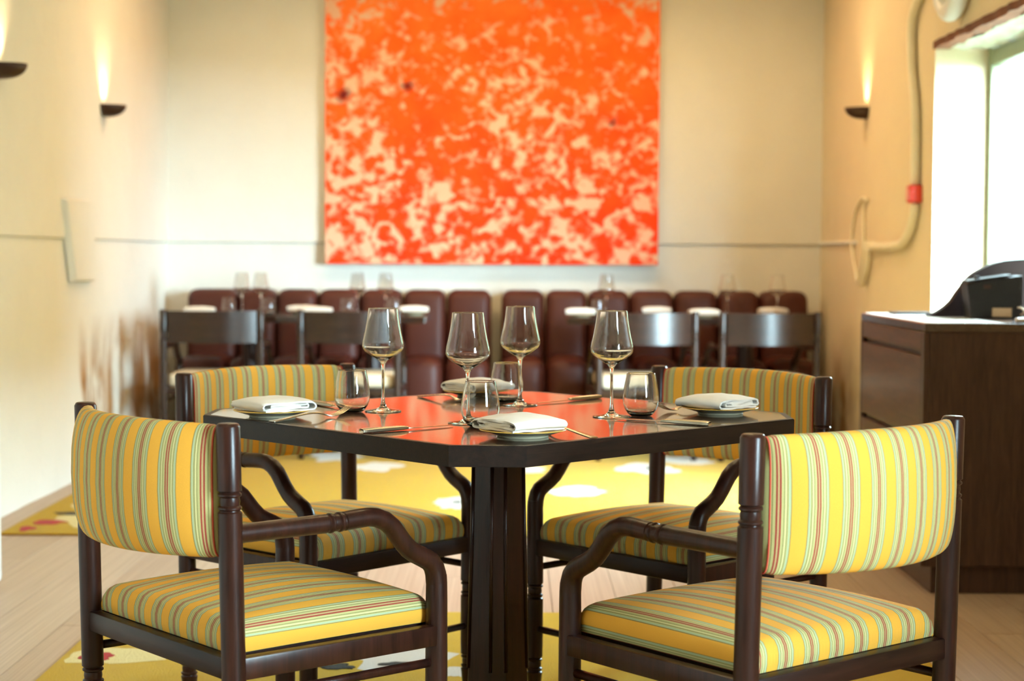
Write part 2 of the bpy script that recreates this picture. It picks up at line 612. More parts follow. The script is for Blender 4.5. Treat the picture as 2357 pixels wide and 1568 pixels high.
# plastered walls are uneven: grids with gentle relief and the ledge at chest height
LEDGE = 1.168
def plaster_grid(axis, const, a0, a1, z0, z1, step, out, ledge_dir, seed):
    na, nz = int((a1 - a0) / step) + 1, int((z1 - z0) / step) + 1
    zs = [z0 + (z1 - z0) * k / nz for k in range(nz + 1)]
    zs = sorted(set([z for z in zs if abs(z - LEDGE) > 0.03] + [LEDGE - 0.012, LEDGE - 0.003, LEDGE + 0.004, LEDGE + 0.02]))
    V, F = [], []
    m = len(zs)
    for i in range(na + 1):
        a = a0 + (a1 - a0) * i / na
        for z in zs:
            d = 0.011 * noise.noise(Vector((a * 1.1 + seed, z * 1.1, seed))) + 0.004 * noise.noise(Vector((a * 4.3, z * 4.3 + seed, seed)))
            d += 0.011 if z > LEDGE - 0.001 else -0.004
            d -= 0.012
            p = const + ledge_dir * d
            V.append((p, a, z) if axis == 'x' else (a, p, z))
    for i in range(na):
        for k in range(m - 1):
            F.append((i * m + k, (i + 1) * m + k, (i + 1) * m + k + 1, i * m + k + 1))
    return V, F
wall_left = tag(mesh_obj('wall_left', plaster_grid('x', XL, YF - 0.1, YB + 0.10, -0.05, ZC + 0.05, 0.09, 0, 1, 3.3), MAT['plaster_left'], smooth=40), kind='structure')
wall_back = tag(mesh_obj('wall_back', plaster_grid('y', YB, XL - 0.10, XR + 0.10, -0.05, ZC + 0.05, 0.09, 0, -1, 8.1), MAT['plaster'], smooth=40), kind='structure')
mesh_obj('plaster_panel', ([(XL - 0.01, 8.02, 1.36), (XL - 0.01, 8.55, 1.365), (XL - 0.01, 8.63, 0.955), (XL - 0.01, 8.20, 0.96),
                            (XL + 0.026, 8.04, 1.345), (XL + 0.026, 8.53, 1.35), (XL + 0.022, 8.61, 0.965), (XL + 0.022, 8.22, 0.97)],
                           [(0, 1, 2, 3), (4, 5, 6, 7), (0, 1, 5, 4), (1, 2, 6, 5), (2, 3, 7, 6), (3, 0, 4, 7)]), MAT['plaster'], wall_left)

def wall_with_holes(fixed0, fixed1, a0, a1, z0, z1, holes, axis):
    """solid wall of thickness fixed0..fixed1, along a, with rectangular openings"""
    ys = sorted(set([a0, a1] + [h[0] for h in holes] + [h[1] for h in holes]))
    parts = []
    def bx(p, q, za, zb):
        return box(fixed0, fixed1, p, q, za, zb) if axis == 'x' else box(p, q, fixed0, fixed1, za, zb)
    for p, q in zip(ys[:-1], ys[1:]):
        mid = (p + q) / 2
        hs = [h for h in holes if h[0] < mid < h[1]]
        if hs:
            parts += [bx(p, q, z0, hs[0][2]), bx(p, q, hs[0][3], z1)]
        else:
            parts.append(bx(p, q, z0, z1))
    return join(*parts)
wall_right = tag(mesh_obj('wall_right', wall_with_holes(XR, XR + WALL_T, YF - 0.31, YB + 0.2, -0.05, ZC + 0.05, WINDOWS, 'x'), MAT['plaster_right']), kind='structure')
# ledge and upper skin on the visible stretch of the right wall
mesh_obj('wall_ledge', rbox(XR - 0.016, XR + 0.02, 9.45, YB - 0.004, LEDGE, LEDGE + 0.02, 0.006), MAT['plaster'], wall_right)
wall_front = tag(mesh_obj('wall_front', wall_with_holes(YF - 0.31, YF, XL - 0.1, XR + 0.01, -0.05, ZC + 0.05, [], 'y'), MAT['plaster']), kind='structure')
ceiling = tag(mesh_obj('ceiling', box(XL - 0.3, XR + WALL_T, YF - 0.32, YB + 0.2, ZC, ZC + 0.1), MAT['ceiling']), kind='structure')

# rough timber lintel edge and pale stone soffit over the visible window
def rough_strip(x0, x1, y0, y1, z0, z1, n, amp, seed):
    V, F = [], []
    for i in range(n + 1):
        y = y0 + (y1 - y0) * i / n
        a = amp * noise.noise(Vector((y * 9, seed, 0)))
        b = amp * noise.noise(Vector((y * 13, seed, 5)))
        V += [(x0 + b, y, z0 + a), (x1, y, z0 + a), (x1, y, z1), (x0 + b, y, z1)]
    for i in range(n):
        o = i * 4
        for k in range(4):
            F.append((o + k, o + (k + 1) % 4, o + 4 + (k + 1) % 4, o + 4 + k))
    F += [(0, 1, 2, 3), (n * 4 + 3, n * 4 + 2, n * 4 + 1, n * 4)]
    return V, F
y0, y1, z0, z1 = WINDOWS[0]
mesh_obj('lintel', rough_strip(XR - 0.008, XR + 0.06, y0 - 0.05, y1 + 0.012, z1 - 0.012, z1 + 0.022, 60, 0.012, 2.2), MAT['lintel'], wall_right)
def soffit():
    V, F = [], []
    nx, ny = 12, 70
    for i in range(nx + 1):
        for j in range(ny + 1):
            xx = XR + 0.055 + (WALL_T - 0.055) * i / nx
            yy = y0 + (y1 - y0) * j / ny
            V.append((xx, yy, z1 - 0.012 + 0.022 * noise.noise(Vector((xx * 14, yy * 9, 1.0)))))
    for i in range(nx):
        for j in range(ny):
            a = i * (ny + 1) + j
            F.append((a, a + 1, a + ny + 2, a + ny + 1))
    return V, F
mesh_obj('soffit_stone', soffit(), MAT['soffit'], wall_right)

# windows: sage frame, mullion and tinted panes
def window(name, holes, axis='x'):
    y0, y1, z0, z1 = holes
    fr = 0.055
    w = tag(bpy.data.objects.new(name, None), kind='structure')
    COL.objects.link(w)
    if axis == 'x':
        xa, xb = XR + WALL_T - 0.075, XR + WALL_T - 0.015
        bx = lambda p, q, s, t, i0=0, i1=0: rbox(xa + i0, xb - i1, p, q, s, t, 0.006)
    else:
        xa, xb = YF - 0.31 + 0.015, YF - 0.31 + 0.075
        bx = lambda p, q, s, t, i0=0, i1=0: rbox(p, q, xa + i0, xb - i1, s, t, 0.006)
    e = 0.0
    for (p, q, s, t) in [(y0, y0 + fr, z0, z1), (y1 - fr, y1, z0, z1), (y0 + fr, y1 - fr, z1 - 0.09, z1 - 0.02), (y0 + fr, y1 - fr, z0, z0 + fr), ((y0 + y1) / 2 - 0.03, (y0 + y1) / 2 + 0.03, z0 + fr, z1 - 0.09)]:
        mesh_obj('window_frame', bx(p, q, s, t), MAT['frame_green'], w, smooth=40)
    for (p, q) in [(y0 + fr, (y0 + y1) / 2 - 0.03), ((y0 + y1) / 2 + 0.03, y1 - fr)]:
        xm = (xa + xb) / 2
        mesh_obj('pane', box(xm, xm + 0.004, p, q, z0 + fr, z1 - 0.09) if axis == 'x' else box(p, q, xm, xm + 0.004, z0 + fr, z1 - 0.09), MAT['pane'], w)
    return w
for i, h in enumerate(WINDOWS):
    window('window_%d' % (i + 1), h)
tag(mesh_obj('ground', box(XR + WALL_T + 0.02, 30, -20, 30, -0.4, -0.35), MAT['lawn']), kind='structure')
def hedge():
    V, F = [], []
    ny, nz = 160, 30
    for i in range(ny + 1):
        for k in range(nz + 1):
            yy, zz = 2 + 50 * i / ny, -0.4 + 4.6 * k / nz
            d = 0.5 * noise.noise(Vector((yy * 0.7, zz * 0.9, 4))) + 0.25 * noise.noise(Vector((yy * 2.3, zz * 2.6, 9)))
            V.append((9.5 + d + 0.05 * zz, yy, zz + 0.4 * noise.noise(Vector((yy * 0.8, 3, 1))) * k / nz))
    for i in range(ny):
        for k in range(nz):
            a = i * (nz + 1) + k
            F.append((a, a + 1, a + nz + 2, a + nz + 1))
    n0 = len(V)
    V += [(12.0, v[1], v[2]) for v in V]
    for i in range(ny):
        a = i * (nz + 1) + nz
        F.append((a, a + nz + 1, n0 + a + nz + 1, n0 + a))
    return V, F
tag(mesh_obj('hedge', hedge(), MAT['hedge'], smooth=True), 'pale green hedge outside, seen through the window pane', 'hedge')

# ------------------------------------------------------------------ painting
pt = thing('painting', 'huge abstract painting of orange blotches on peach canvas', 'painting', (-0.126, YB - 0.012, 1.042))
PWD = 1.012
mesh_obj('canvas', box(-PWD, PWD, -0.052, -0.05, 0.0, 2.05), MAT['painting'], pt)
mesh_obj('stretcher_frame', rbox(-PWD + 0.001, PWD - 0.001, -0.0495, 0.012, 0.001, 2.049, 0.004), MAT['canvas_side'], pt)

# ------------------------------------------------------------------ wall sconces
def half_bowl(sx):
    """quarter-sphere cup open at the top, flat side on the wall; sx = +1 projects to +x"""
    V, F = [], []
    na, nb = 18, 8
    for shell, rr in ((0, 1.0), (1, 0.93)):
        for j in range(nb + 1):
            t = j / nb
            r = 0.118 * rr * math.cos(t * math.pi / 2) ** 0.75
            z = -0.062 * rr * math.sin(t * math.pi / 2)
            for i in range(na + 1):
                a = -math.pi / 2 + math.pi * i / na
                V.append((sx * r * math.cos(a) * 1.0, r * math.sin(a) * 0.62, z))
    W = na + 1
    off = (nb + 1) * W
    for s in (0, 1):
        for j in range(nb):
            for i in range(na):
                a = s * off + j * W + i
                F.append((a, a + 1, a + W + 1, a + W))
    for i in range(na):
        F.append((i, i + 1, off + i + 1, off + i))
    for j in range(nb):
        F.append((j * W, (j + 1) * W, off + (j + 1) * W, off + j * W))
        F.append((j * W + na, (j + 1) * W + na, off + (j + 1) * W + na, off + j * W + na))
    return V, F
def M_emit(name, col, s):
    t = NT(name)
    t.col(col)
    t.b.inputs['Emission Color'].default_value = col
    t.b.inputs['Emission Strength'].default_value = s
    return t.m
MAT['lamp'] = M_emit('warm_led', (1.0, 0.72, 0.38, 1), 12.0)
def sconce(x, y, z, sx, label):
    s = thing('wall_sconce', label, 'lamp', (x, y, z), 0, 'bronze wall sconces')
    mesh_obj('shade', half_bowl(sx), MAT['bronze'], s, smooth=True)
    mesh_obj('wall_plate', rbox(-0.004 if sx > 0 else -0.008, 0.008 if sx > 0 else 0.004, -0.03, 0.03, -0.036, -0.004, 0.002), MAT['bronze'], s)
    mesh_obj('bulb', lathe([(0, -0.045), (0.012, -0.045), (0.014, -0.03), (0.01, -0.018), (0, -0.016)], 12, (sx * 0.035, 0, 0)), MAT['lamp'], s, smooth=True)
    l = light('sconce_lamp', 'SPOT', (x + sx * 0.06, y, z - 0.016), 10.0 * LAMP, (1.0, 0.72, 0.38), shadow_soft_size=0.02, spot_size=R(90), spot_blend=1.0)
    aim(l, (x - sx * 0.02, y, z + 0.42))
    return s
sconce(XL + 0.002, 7.06, 1.868, 1, 'bronze half-bowl uplight on left wall, cut by the picture edge')
sconce(XL + 0.002, 8.86, 1.856, 1, 'bronze half-bowl uplight glowing on the left wall nearer the corner')
sconce(XR - 0.002, 9.24, 1.893, -1, 'bronze half-bowl uplight on the right wall by the window')

# ------------------------------------------------------------------ pipes and call point on the right wall
XP = XR - 0.024
cp = thing('conduit_pipe', 'cream painted conduit running down the right wall into the red box', 'pipe', (XP, 8.0, 0.9))
def P(y, z): return (0, y - 8.0, z - 0.9)
mesh_obj('pipe', tube(smooth_path([P(7.80, 2.36), P(7.98, 2.30), P(8.12, 2.20), P(8.11, 2.0), P(8.03, 1.8), P(8.01, 1.6), P(8.01, 1.4305)], 6), 0.022, 12), MAT['conduit'], cp, smooth=True)
cp = thing('conduit_pipe', 'cream painted conduit bending left and down below the red box', 'pipe', (XP, 8.0, 0.9))
mesh_obj('pipe', tube(smooth_path([P(8.005, 1.3485), P(8.02, 1.30), P(8.09, 1.225), P(8.25, 1.165), P(8.5, 1.152), P(8.98, 1.152)], 6), 0.022, 12), MAT['conduit'], cp, smooth=True)
mesh_obj('pipe', tube(smooth_path([P(9.03, 1.15), P(9.05, 1.08), P(9.10, 1.02), P(9.18, 0.955)], 6), 0.019, 12), MAT['conduit'], cp, smooth=True)
mesh_obj('pipe_clip', rbox(-0.03, 0.02, 0.93, 1.0, 0.23, 0.28, 0.006), MAT['conduit'], cp)
lp = thing('cable_loop', 'thin cream cable looped in an oval on the right wall', 'cable', (XR - 0.012, 9.33, 1.17))
mesh_obj('cable', tube(smooth_path([(0, -0.18, 0.23), (0, -0.10, 0.20), (0, -0.12, 0.0), (0, 0.02, -0.2), (0, 0.10, -0.14), (0, 0.21, 0.0), (0, 0.13, 0.17), (0, -0.05, 0.24)], 6, True), 0.008, 8, True), MAT['conduit'], lp, smooth=True)
fb = thing('call_point', 'small red fire call point box on the conduit', 'alarm', (XR - 0.026, 8.005, 1.39))
mesh_obj('housing', rbox(-0.03, 0.026, -0.045, 0.045, -0.04, 0.04, 0.006), MAT['red'], fb, smooth=40)
mesh_obj('face_plate', rbox(-0.034, -0.0305, -0.03, 0.03, -0.028, 0.028, 0.0015), MAT['pink'], fb)
wf = thing('ring_fitting', 'white ring-shaped wall fitting above the window lintel', 'wall fitting', (XR - 0.05, 7.30, 2.30))
mesh_obj('ring', tube([(0, 0.17 * math.cos(a), 0.17 * math.sin(a)) for a in [2 * math.pi * k / 40 for k in range(40)]], 0.042, 14, True), MAT['white_gloss'], wf, smooth=True)
mesh_obj('bracket', rbox(0.02, 0.05, -0.13, 0.13, -0.02, 0.02, 0.004), MAT['white_gloss'], wf)

# ------------------------------------------------------------------ rugs
def blob(cx, cy, rx, ry, seed, n=26, rough=0.55):
    pts = []
    for i in range(n):
        a = 2 * math.pi * i / n
        k = 1 + rough * noise.noise(Vector((math.cos(a) * 1.7 + seed * 3.1, math.sin(a) * 1.7, seed))) + 0.22 * noise.noise(Vector((math.cos(a) * 5, math.sin(a) * 5, seed * 2.3)))
        pts.append((cx + rx * k * math.cos(a), cy + ry * k * math.sin(a)))
    return pts
def rug(label, x0, x1, y0, y1, motifs, z=0.0):
    r = thing('rug', label, 'rug', ((x0 + x1) / 2, (y0 + y1) / 2, z), 0, 'yellow patterned rugs')
    hx, hy = (x1 - x0) / 2, (y1 - y0) / 2
    mesh_obj('pile', rbox(-hx, hx, -hy, hy, 0.002, 0.010, 0.0035), MAT['rug'], r, smooth=40)
    mesh_obj('binding', rbox(-hx - 0.004, hx + 0.004, -hy - 0.004, hy + 0.004, 0.0, 0.006, 0.0025), MAT['rug_edge'], r)
    for k, (kind, mx, my, rx, ry) in enumerate(motifs):
        lift = {'white': 0.0, 'cream': 0.0002, 'green': 0.0012, 'red': 0.0016, 'black': 0.0018}[kind]
        mesh_obj(kind + '_motif', prism(blob(mx - (x0 + x1) / 2, my - (y0 + y1) / 2, rx, ry, k * 1.37 + 0.6), 0.006, 0.0104 + lift), MAT['rug_' + kind], r)
    return r
rug('large yellow rug with pale splashes in front of the brown banquette', -1.99, 1.22, 6.655, 9.88, [
    ('white', -0.94, 9.22, 0.15, 0.20), ('black', -1.13, 9.33, 0.035, 0.05), ('white', -0.70, 8.80, 0.12, 0.16),
    ('white', 0.68, 8.78, 0.15, 0.20), ('black', 0.71, 8.78, 0.02, 0.05), ('white', 0.93, 9.15, 0.15, 0.17), ('white', 0.06, 8.72, 0.10, 0.15),
    ('white', -0.25, 7.52, 0.09, 0.16), ('black', -0.24, 7.54, 0.02, 0.03),
    ('cream', -1.78, 7.45, 0.12, 0.20), ('red', -1.78, 7.48, 0.10, 0.06), ('black', -1.75, 7.60, 0.06, 0.04),
    ('cream', -1.72, 7.02, 0.14, 0.22), ('green', -1.63, 7.05, 0.07, 0.09), ('black', -1.83, 7.16, 0.075, 0.035),
    ('red', -1.87, 6.92, 0.06, 0.05), ('red', -1.91, 6.76, 0.03, 0.05), ('cream', -1.55, 8.05, 0.12, 0.2), ('red', -1.75, 7.92, 0.09, 0.05),
    ('white', -1.3, 7.3, 0.14, 0.2), ('white', 0.3, 7.9, 0.12, 0.16)])
rug('yellow rug with pale splashes under the square dining table', -1.212, 1.13, 2.35, 5.21, [
    ('white', -0.30, 4.62, 0.16, 0.15), ('black', -0.46, 4.50, 0.05, 0.03), ('black', -0.30, 4.53, 0.05, 0.02), ('white', -0.02, 4.86, 0.08, 0.08),
    ('cream', -1.05, 4.62, 0.13, 0.10), ('cream', -0.98, 4.98, 0.07, 0.06), ('red', -1.12, 4.60, 0.04, 0.05), ('black', -0.93, 4.95, 0.03, 0.02),
    ('white', -0.13, 4.45, 0.05, 0.06), ('white', 0.55, 4.2, 0.15, 0.14), ('white', -0.6, 3.2, 0.15, 0.15), ('red', 0.98, 4.55, 0.05, 0.05)])

# ------------------------------------------------------------------ dining table
TX, TY, TROT, TS, TC, TT, TZ = -0.0287, 3.7734, R(43.66), 1.003, 0.101, 0.0395, 0.75
def octagon(s, c):
    h = s / 2
    return [(-h, -h + c), (-h + c, -h), (h - c, -h), (h, -h + c), (h, h - c), (h - c, h), (-h + c, h), (-h, h - c)]
table = thing('dining_table', 'dark square dining table with clipped corners on a central column', 'table', (TX, TY, 0), TROT)
outer, inner = octagon(TS, TC), octagon(TS - 0.03, TC - 0.0088)
mesh_obj('tabletop', prism(inner, TZ - TT, TZ), MAT['table_wood'], table)
for i in range(8):
    j = (i + 1) % 8
    a, b, c_, d = outer[i], outer[j], inner[j], inner[i]
    v, f = prism([a, b, c_, d], TZ - TT, TZ)
    o = mesh_obj('edge_band', (v, f), MAT['table_wood'] if False else MAT['table_edge'], table)
    bm = bmesh.new(); bm.from_mesh(o.data)
    es = [e for e in bm.edges if all(min(abs(vv.co.x - p[0]) + abs(vv.co.y - p[1]) for p in (a, b)) < 1e-4 for vv in e.verts) and abs(e.verts[0].co.z - e.verts[1].co.z) < 1e-4]
    bmesh.ops.bevel(bm, geom=es, offset=0.0015, segments=2, affect='EDGES')
    bm.to_mesh(o.data); bm.free()
def column():
    V, F = [], []
    lv = [(0.035, 0.062), (0.19, 0.0575), (0.45, 0.052), (TZ - TT - 0.012, 0.0478)]
    for z, h in lv:
        c = h * 0.42
        for (x, y) in [(-h, -h + c), (-h + c, -h), (h - c, -h), (h, -h + c), (h, h - c), (h - c, h), (-h + c, h), (-h, h - c)]:
            V.append((x, y, z))
    for k in range(len(lv) - 1):
        for i in range(8):
            j = (i + 1) % 8
            F.append((k * 8 + i, k * 8 + j, k * 8 + 8 + j, k * 8 + 8 + i))
    F += [tuple(range(8)), tuple(range((len(lv) - 1) * 8, len(lv) * 8))]
    return V, F
col_o = mesh_obj('column', column(), MAT['dark_wood'], table, rot=(0, 0, R(3)))
for k in range(8):
    a = k * math.pi / 4 + R(3) + R(22.5)
    a0 = math.atan2(-0.0478 * 0.58, -0.0478)
    i = k
    # slim bead down each arris of the column
    h0, h1 = 0.0478, 0.0575
    def corner(h, i):
        c = h * 0.42
        return [(-h, -h + c), (-h + c, -h), (h - c, -h), (h, -h + c), (h, h - c), (h - c, h), (-h + c, h), (-h, h - c)][i]
    p0, p1 = corner(h0, i), corner(h1, i)
    mesh_obj('bead', tube([(p0[0], p0[1], TZ - TT - 0.013), (p1[0], p1[1], 0.19)], 0.004, 8), MAT['dark_wood'], table, smooth=True, rot=(0, 0, R(3)))
mesh_obj('mounting_plate', rbox(-0.17, 0.17, -0.17, 0.17, TZ - TT - 0.0125, TZ - TT - 0.0005, 0.003), MAT['dark_wood'], table)
mesh_obj('foot', rbox(-0.30, 0.30, -0.045, 0.045, 0.0106, 0.046, 0.012), MAT['dark_wood'], table)
mesh_obj('foot', rbox(-0.045, 0.045, -0.30, 0.30, 0.0108, 0.0458, 0.012), MAT['dark_wood'], table)

# ------------------------------------------------------------------ armchairs
CH_W, CH_WF, CH_D, CH_H = 0.5402 / 2, 0.5328 / 2, 0.4624, 0.8045
RAKE = 0.023
def rings(z):   # a turned double bead, listed downwards from z
    return [(0.0215, z + 0.0195), (0.0180, z + 0.0175), (0.0178, z + 0.0165), (0.0208, z + 0.0135), (0.0208, z + 0.0105), (0.0172, z + 0.0075), (0.0182, z), (0.0172, z - 0.0065),
            (0.0208, z - 0.0095), (0.0208, z - 0.0125), (0.0180, z - 0.0155), (0.0182, z - 0.0165), (0.0215, z - 0.0195)]
low = rings(0.258) + [(0.0212, 0.12)] + [(r * 0.97, z) for r, z in rings(0.072)] + [(0.0195, 0.045), (0.0170, 0.014), (0.0160, 0.0108)]
post_prof = [(0, CH_H), (0.0165, CH_H), (0.0185, CH_H - 0.0012), (0.0215, CH_H - 0.0065)] + rings(0.6675) + low
leg_prof = [(0.0195, 0.486), (0.0205, 0.47), (0.0208, 0.45)] + low
def post_mesh(sx):
    v, f = lathe(post_prof, 28)
    return [(x + sx * CH_W, y + RAKE * (CH_H - z), z) for x, y, z in v], f
def leg_mesh(sx):
    v, f = lathe(leg_prof, 28)
    return [(x + sx * CH_WF, y + CH_D, z) for x, y, z in v], f
arm_pts = [(0.006, .609, .0172), (.06, .609, .0172), (.13, .609, .0175), (.195, .6088, .0178), (.204, .6087, .0178), (.206, .6087, .0160), (.209, .6086, .0158), (.212, .6086, .0186), (.216, .6086, .0186), (.219, .6086, .0160), (.2245, .6086, .0164), (.230, .6087, .0160),
           (.233, .6088, .0186), (.237, .6089, .0186), (.240, .609, .0158), (.243, .609, .0160), (.245, .6092, .0178), (.268, .6106, .0178), (.298, .6118, .0178), (.318, .6095, .0180), (.338, .6015, .0182), (.355, .5880, .0184), (.368, .572, .0184), (.380, .557, .0184), (.395, .5415, .0186),
           (.412, .5305, .0190), (.430, .5215, .0194), (.446, .5125, .0198), (.4555, .5005, .0202), (.460, .487, .0204), (.4618, .47, .0205)]
def arm_mesh(sx):
    path, rad = [], []
    for y, z, r in arm_pts:
        t = y / CH_D
        path.append((sx * (CH_W + (CH_WF - CH_W) * t), y, z))
        rad.append(r)
    return tube(path, rad, 20)
PERIOD, SEAT_PERIOD = 0.0534, 0.0668
BOW = 0.078
def pad_mesh():
    ns, nt = 36, 36
    hw, zc, hh = 0.2475, 0.6835, 0.1175
    V, F, U = [], [], []
    for i in range(ns + 1):
        s = -1 + 2 * i / ns
        th = 0.036 + 0.020 * (1 - s ** 4) - (0.006 if abs(s) > 0.985 else 0)
        yc = -BOW * (1 - s * s) - 0.004
        crown = 0.010 * (1 - s * s)
        sq = 0.004 if abs(s) > 0.985 else 0
        # arc length along the bow
        arc = hw * s * (1 + 0.02 * (1 - s * s / 3))
        for k in range(nt):
            a = 2 * math.pi * k / nt
            cs, sn = math.cos(a), math.sin(a)
            n = math.copysign(abs(cs) ** 0.62, cs) * th / 2
            z = math.copysign(abs(sn) ** 0.55, sn) * (hh - sq + crown * (0.5 if sn > 0 else 0.3))
            n += -0.012 * (1 - (z / hh) ** 2) * (1 if cs < 0 else 0.3) * (1 - s ** 6)
            yy = yc + n + RAKE * (0.8045 - (zc + z)) * 0.5
            V.append((hw * s, yy, zc + z))
            U.append((arc / PERIOD + 0.22, k / nt * 8))
    for i in range(ns):
        for k in range(nt):
            l = (k + 1) % nt
            F.append((i * nt + k, i * nt + l, (i + 1) * nt + l, (i + 1) * nt + k))
    F.append(tuple(range(nt)))
    F.append(tuple(range(ns * nt, ns * nt + nt)))
    ends = [[Vector(V[k]) for k in range(nt)], [Vector(V[(ns) * nt + k]) for k in range(nt)]]
    return (V, F), U, ends
def seat_mesh():
    hw, zb, H, y0, y1 = 0.2485, 0.3905, 0.050, 0.020, 0.4640
    # profile across the width: up the side, over a rounded shoulder, along the crown
    prof = [(-hw + 0.003, 0.0), (-hw, 0.012), (-hw, 0.026), (-hw + 0.003, 0.038), (-hw + 0.010, 0.0465), (-hw + 0.020, 0.051)]
    nm = 22
    mid = [(-hw + 0.03 + (2 * hw - 0.06) * i / nm, 0.053) for i in range(nm + 1)]
    prof = prof + mid + [(-x, z) for x, z in reversed(prof)]
    arc = [0.0]
    for (xa, za), (xb, zb2) in zip(prof[:-1], prof[1:]):
        arc.append(arc[-1] + math.hypot(xb - xa, zb2 - za))
    tot = arc[-1]
    rows = [(y0 + 0.003, 0.0), (y0, 0.25), (y0, 0.55), (y0 + 0.003, 0.76), (y0 + 0.010, 0.92), (y0 + 0.022, 1.0)]
    nr = 14
    rows = rows + [(y0 + 0.04 + (y1 - y0 - 0.08) * i / nr, 1.0) for i in range(nr + 1)] + [(y0 + y1 - y, k) for y, k in reversed(rows)]
    V, F, U = [], [], []
    for y, k in rows:
        ty = (y - y0) / (y1 - y0) * 2 - 1
        for (x, z), a in zip(prof, arc):
            tx = x / hw
            cr = 0.024 * max(0, 1 - tx * tx) ** 0.8 * max(0, 1 - ty * ty) ** 0.8
            V.append((x, y, zb + z * k + cr * (1 if k > 0.9 else 0)))
            U.append(((a - tot / 2) / SEAT_PERIOD + 0.083, y / SEAT_PERIOD))
    W = len(prof)
    for j in range(len(rows) - 1):
        for i in range(W - 1):
            F.append((j * W + i, j * W + i + 1, (j + 1) * W + i + 1, (j + 1) * W + i))
    F.append(tuple(j * W for j in range(len(rows))) + tuple(j * W + W - 1 for j in reversed(range(len(rows)))))
    return (V, F), U

def frame_parts(t, wood, wood_x):
    for sx in (-1, 1):
        mesh_obj('back_post', post_mesh(sx), wood, t, smooth=35)
    for sx in (-1, 1):
        mesh_obj('front_leg', leg_mesh(sx), wood, t, smooth=35)
    for sx in (-1, 1):
        mesh_obj('arm', arm_mesh(sx), wood, t, smooth=35)
    for sx in (-1, 1):
        m = 0.5 * (CH_W + CH_WF) + 0.003
        mesh_obj('side_rail', rbox(sx * m - 0.0125, sx * m + 0.0125, 0.016, CH_D - 0.006, 0.3505, 0.390, 0.003), wood, t, smooth=40)
        mesh_obj('stretcher', tube([(sx * CH_W, 0.02, 0.3165), (sx * CH_WF, CH_D, 0.3165)], 0.0088, 12), wood, t, smooth=True)
    mesh_obj('back_rail', rbox(-CH_W + 0.006, CH_W - 0.006, -0.003, 0.022, 0.3505, 0.390, 0.003), wood_x, t, smooth=40)
    mesh_obj('front_rail', rbox(-CH_WF + 0.006, CH_WF - 0.006, CH_D - 0.0125, CH_D + 0.0125, 0.3505, 0.390, 0.003), wood_x, t, smooth=40)
    mesh_obj('stretcher', tube([(-CH_WF, CH_D, 0.163), (CH_WF, CH_D, 0.163)], 0.0088, 12), wood_x, t, smooth=True)

def armchair(label):
    t = thing('armchair', label, 'chair', group='striped armchairs at the dining table')
    frame_parts(t, MAT['dark_wood'], MAT['dark_wood_x'])
    pm, pu, ends = pad_mesh()
    pad = mesh_obj('backrest', pm, MAT['stripe'], t, smooth=60, uvs=pu)
    for k, e in enumerate(ends):
        c = sum(e, Vector()) / len(e)
        pts = [c + (p - c) * 1.01 + Vector(((-1 if k == 0 else 1) * -0.001, 0, 0)) for p in e]
        mesh_obj('piping', tube([tuple(p) for p in pts], 0.0019, 8, True), MAT['piping'], pad, smooth=True)
    sm, su = seat_mesh()
    mesh_obj('seat_cushion', sm, MAT['stripe'], t, smooth=60, uvs=su)
    mesh_obj('seat_board', rbox(-0.235, 0.235, 0.03, 0.45, 0.372, 0.3895, 0.003), MAT['dark_wood_x'], t)
    return t
def heading(deg):      # chair local +y is its front
    return R(deg - 90)
ch = armchair('yellow striped armchair in the left foreground, its back to us')
ch.location = (-0.6676, 3.1866, 0.017); ch.rotation_euler = (0, 0, heading(40.33))
CHZ = 0.0
ch.location.z = CHZ
dup(ch, 'yellow striped armchair in the right foreground, its back to us', (0.61, 3.016, CHZ), heading(129.11))
dup(ch, 'yellow striped armchair on the far left side of the dining table', (-0.6265, 4.4364, CHZ), heading(-42.49))
dup(ch, 'yellow striped armchair on the far right side of the table, before the cabinet', (0.5798, 4.4065, CHZ), heading(-137.02))

# ------------------------------------------------------------------ tableware
wine_prof = [(0, 0.0), (.0395, 0.0), (.0412, .0008), (.0405, .0018), (.030, .0034), (.018, .0050), (.0105, .0078), (.0068, .0125), (.0048, .020), (.0037, .032), (.0033, .055), (.0033, .085), (.0038, .098), (.0052, .1065), (.0090, .1125), (.0180, .1185), (.0300, .1262), (.0395, .1330), (.0442, .1385), (.0463, .1450), (.0460, .1510), (.0443, .1600), (.0408, .1750), (.0372, .1940), (.0349, .2100), (.0329, .2277), (.03265, .2291), (.0325, .2296), (.0323, .2298), (.0320, .2298), (.0318, .2296), (.03175, .2291), (.0320, .2277),
             (.0340, .2100), (.0363, .1940), (.0399, .1750), (.0434, .1600), (.0451, .1510), (.0454, .1452), (.0434, .1392), (.0389, .1341), (.0295, .1275), (.0175, .1200), (.0070, .1160), (0, .1150)]
tumb_prof = [(0, 0.0), (.0205, 0.0), (.0235, .0010), (.0280, .0050), (.0345, .0145), (.0382, .0250), (.0394, .0350), (.0388, .0470), (.0358, .0690), (.0313, .0910), (.0310, .0924), (.0308, .0929), (.0306, .0930), (.0303, .0930), (.0301, .0929), (.0300, .0924), (.0303, .0910), (.0348, .0690), (.0377, .0470), (.0383, .0350), (.0371, .0255), (.0334, .0155), (.0270, .0075), (.0190, .0058), (0, .0055)]
wine_mesh = tumb_mesh = None
def vessel(name, label, prof, loc, cat, group, n=56, cache={}):
    if name not in cache:
        o = mesh_obj(name, lathe(prof, n), MAT['glass'], smooth=True)
        cache[name] = o
    else:
        o = cache[name].copy()
        COL.objects.link(o)
    o.location = loc
    return tag(o, label, cat, group)
ZT = TZ + 0.0004
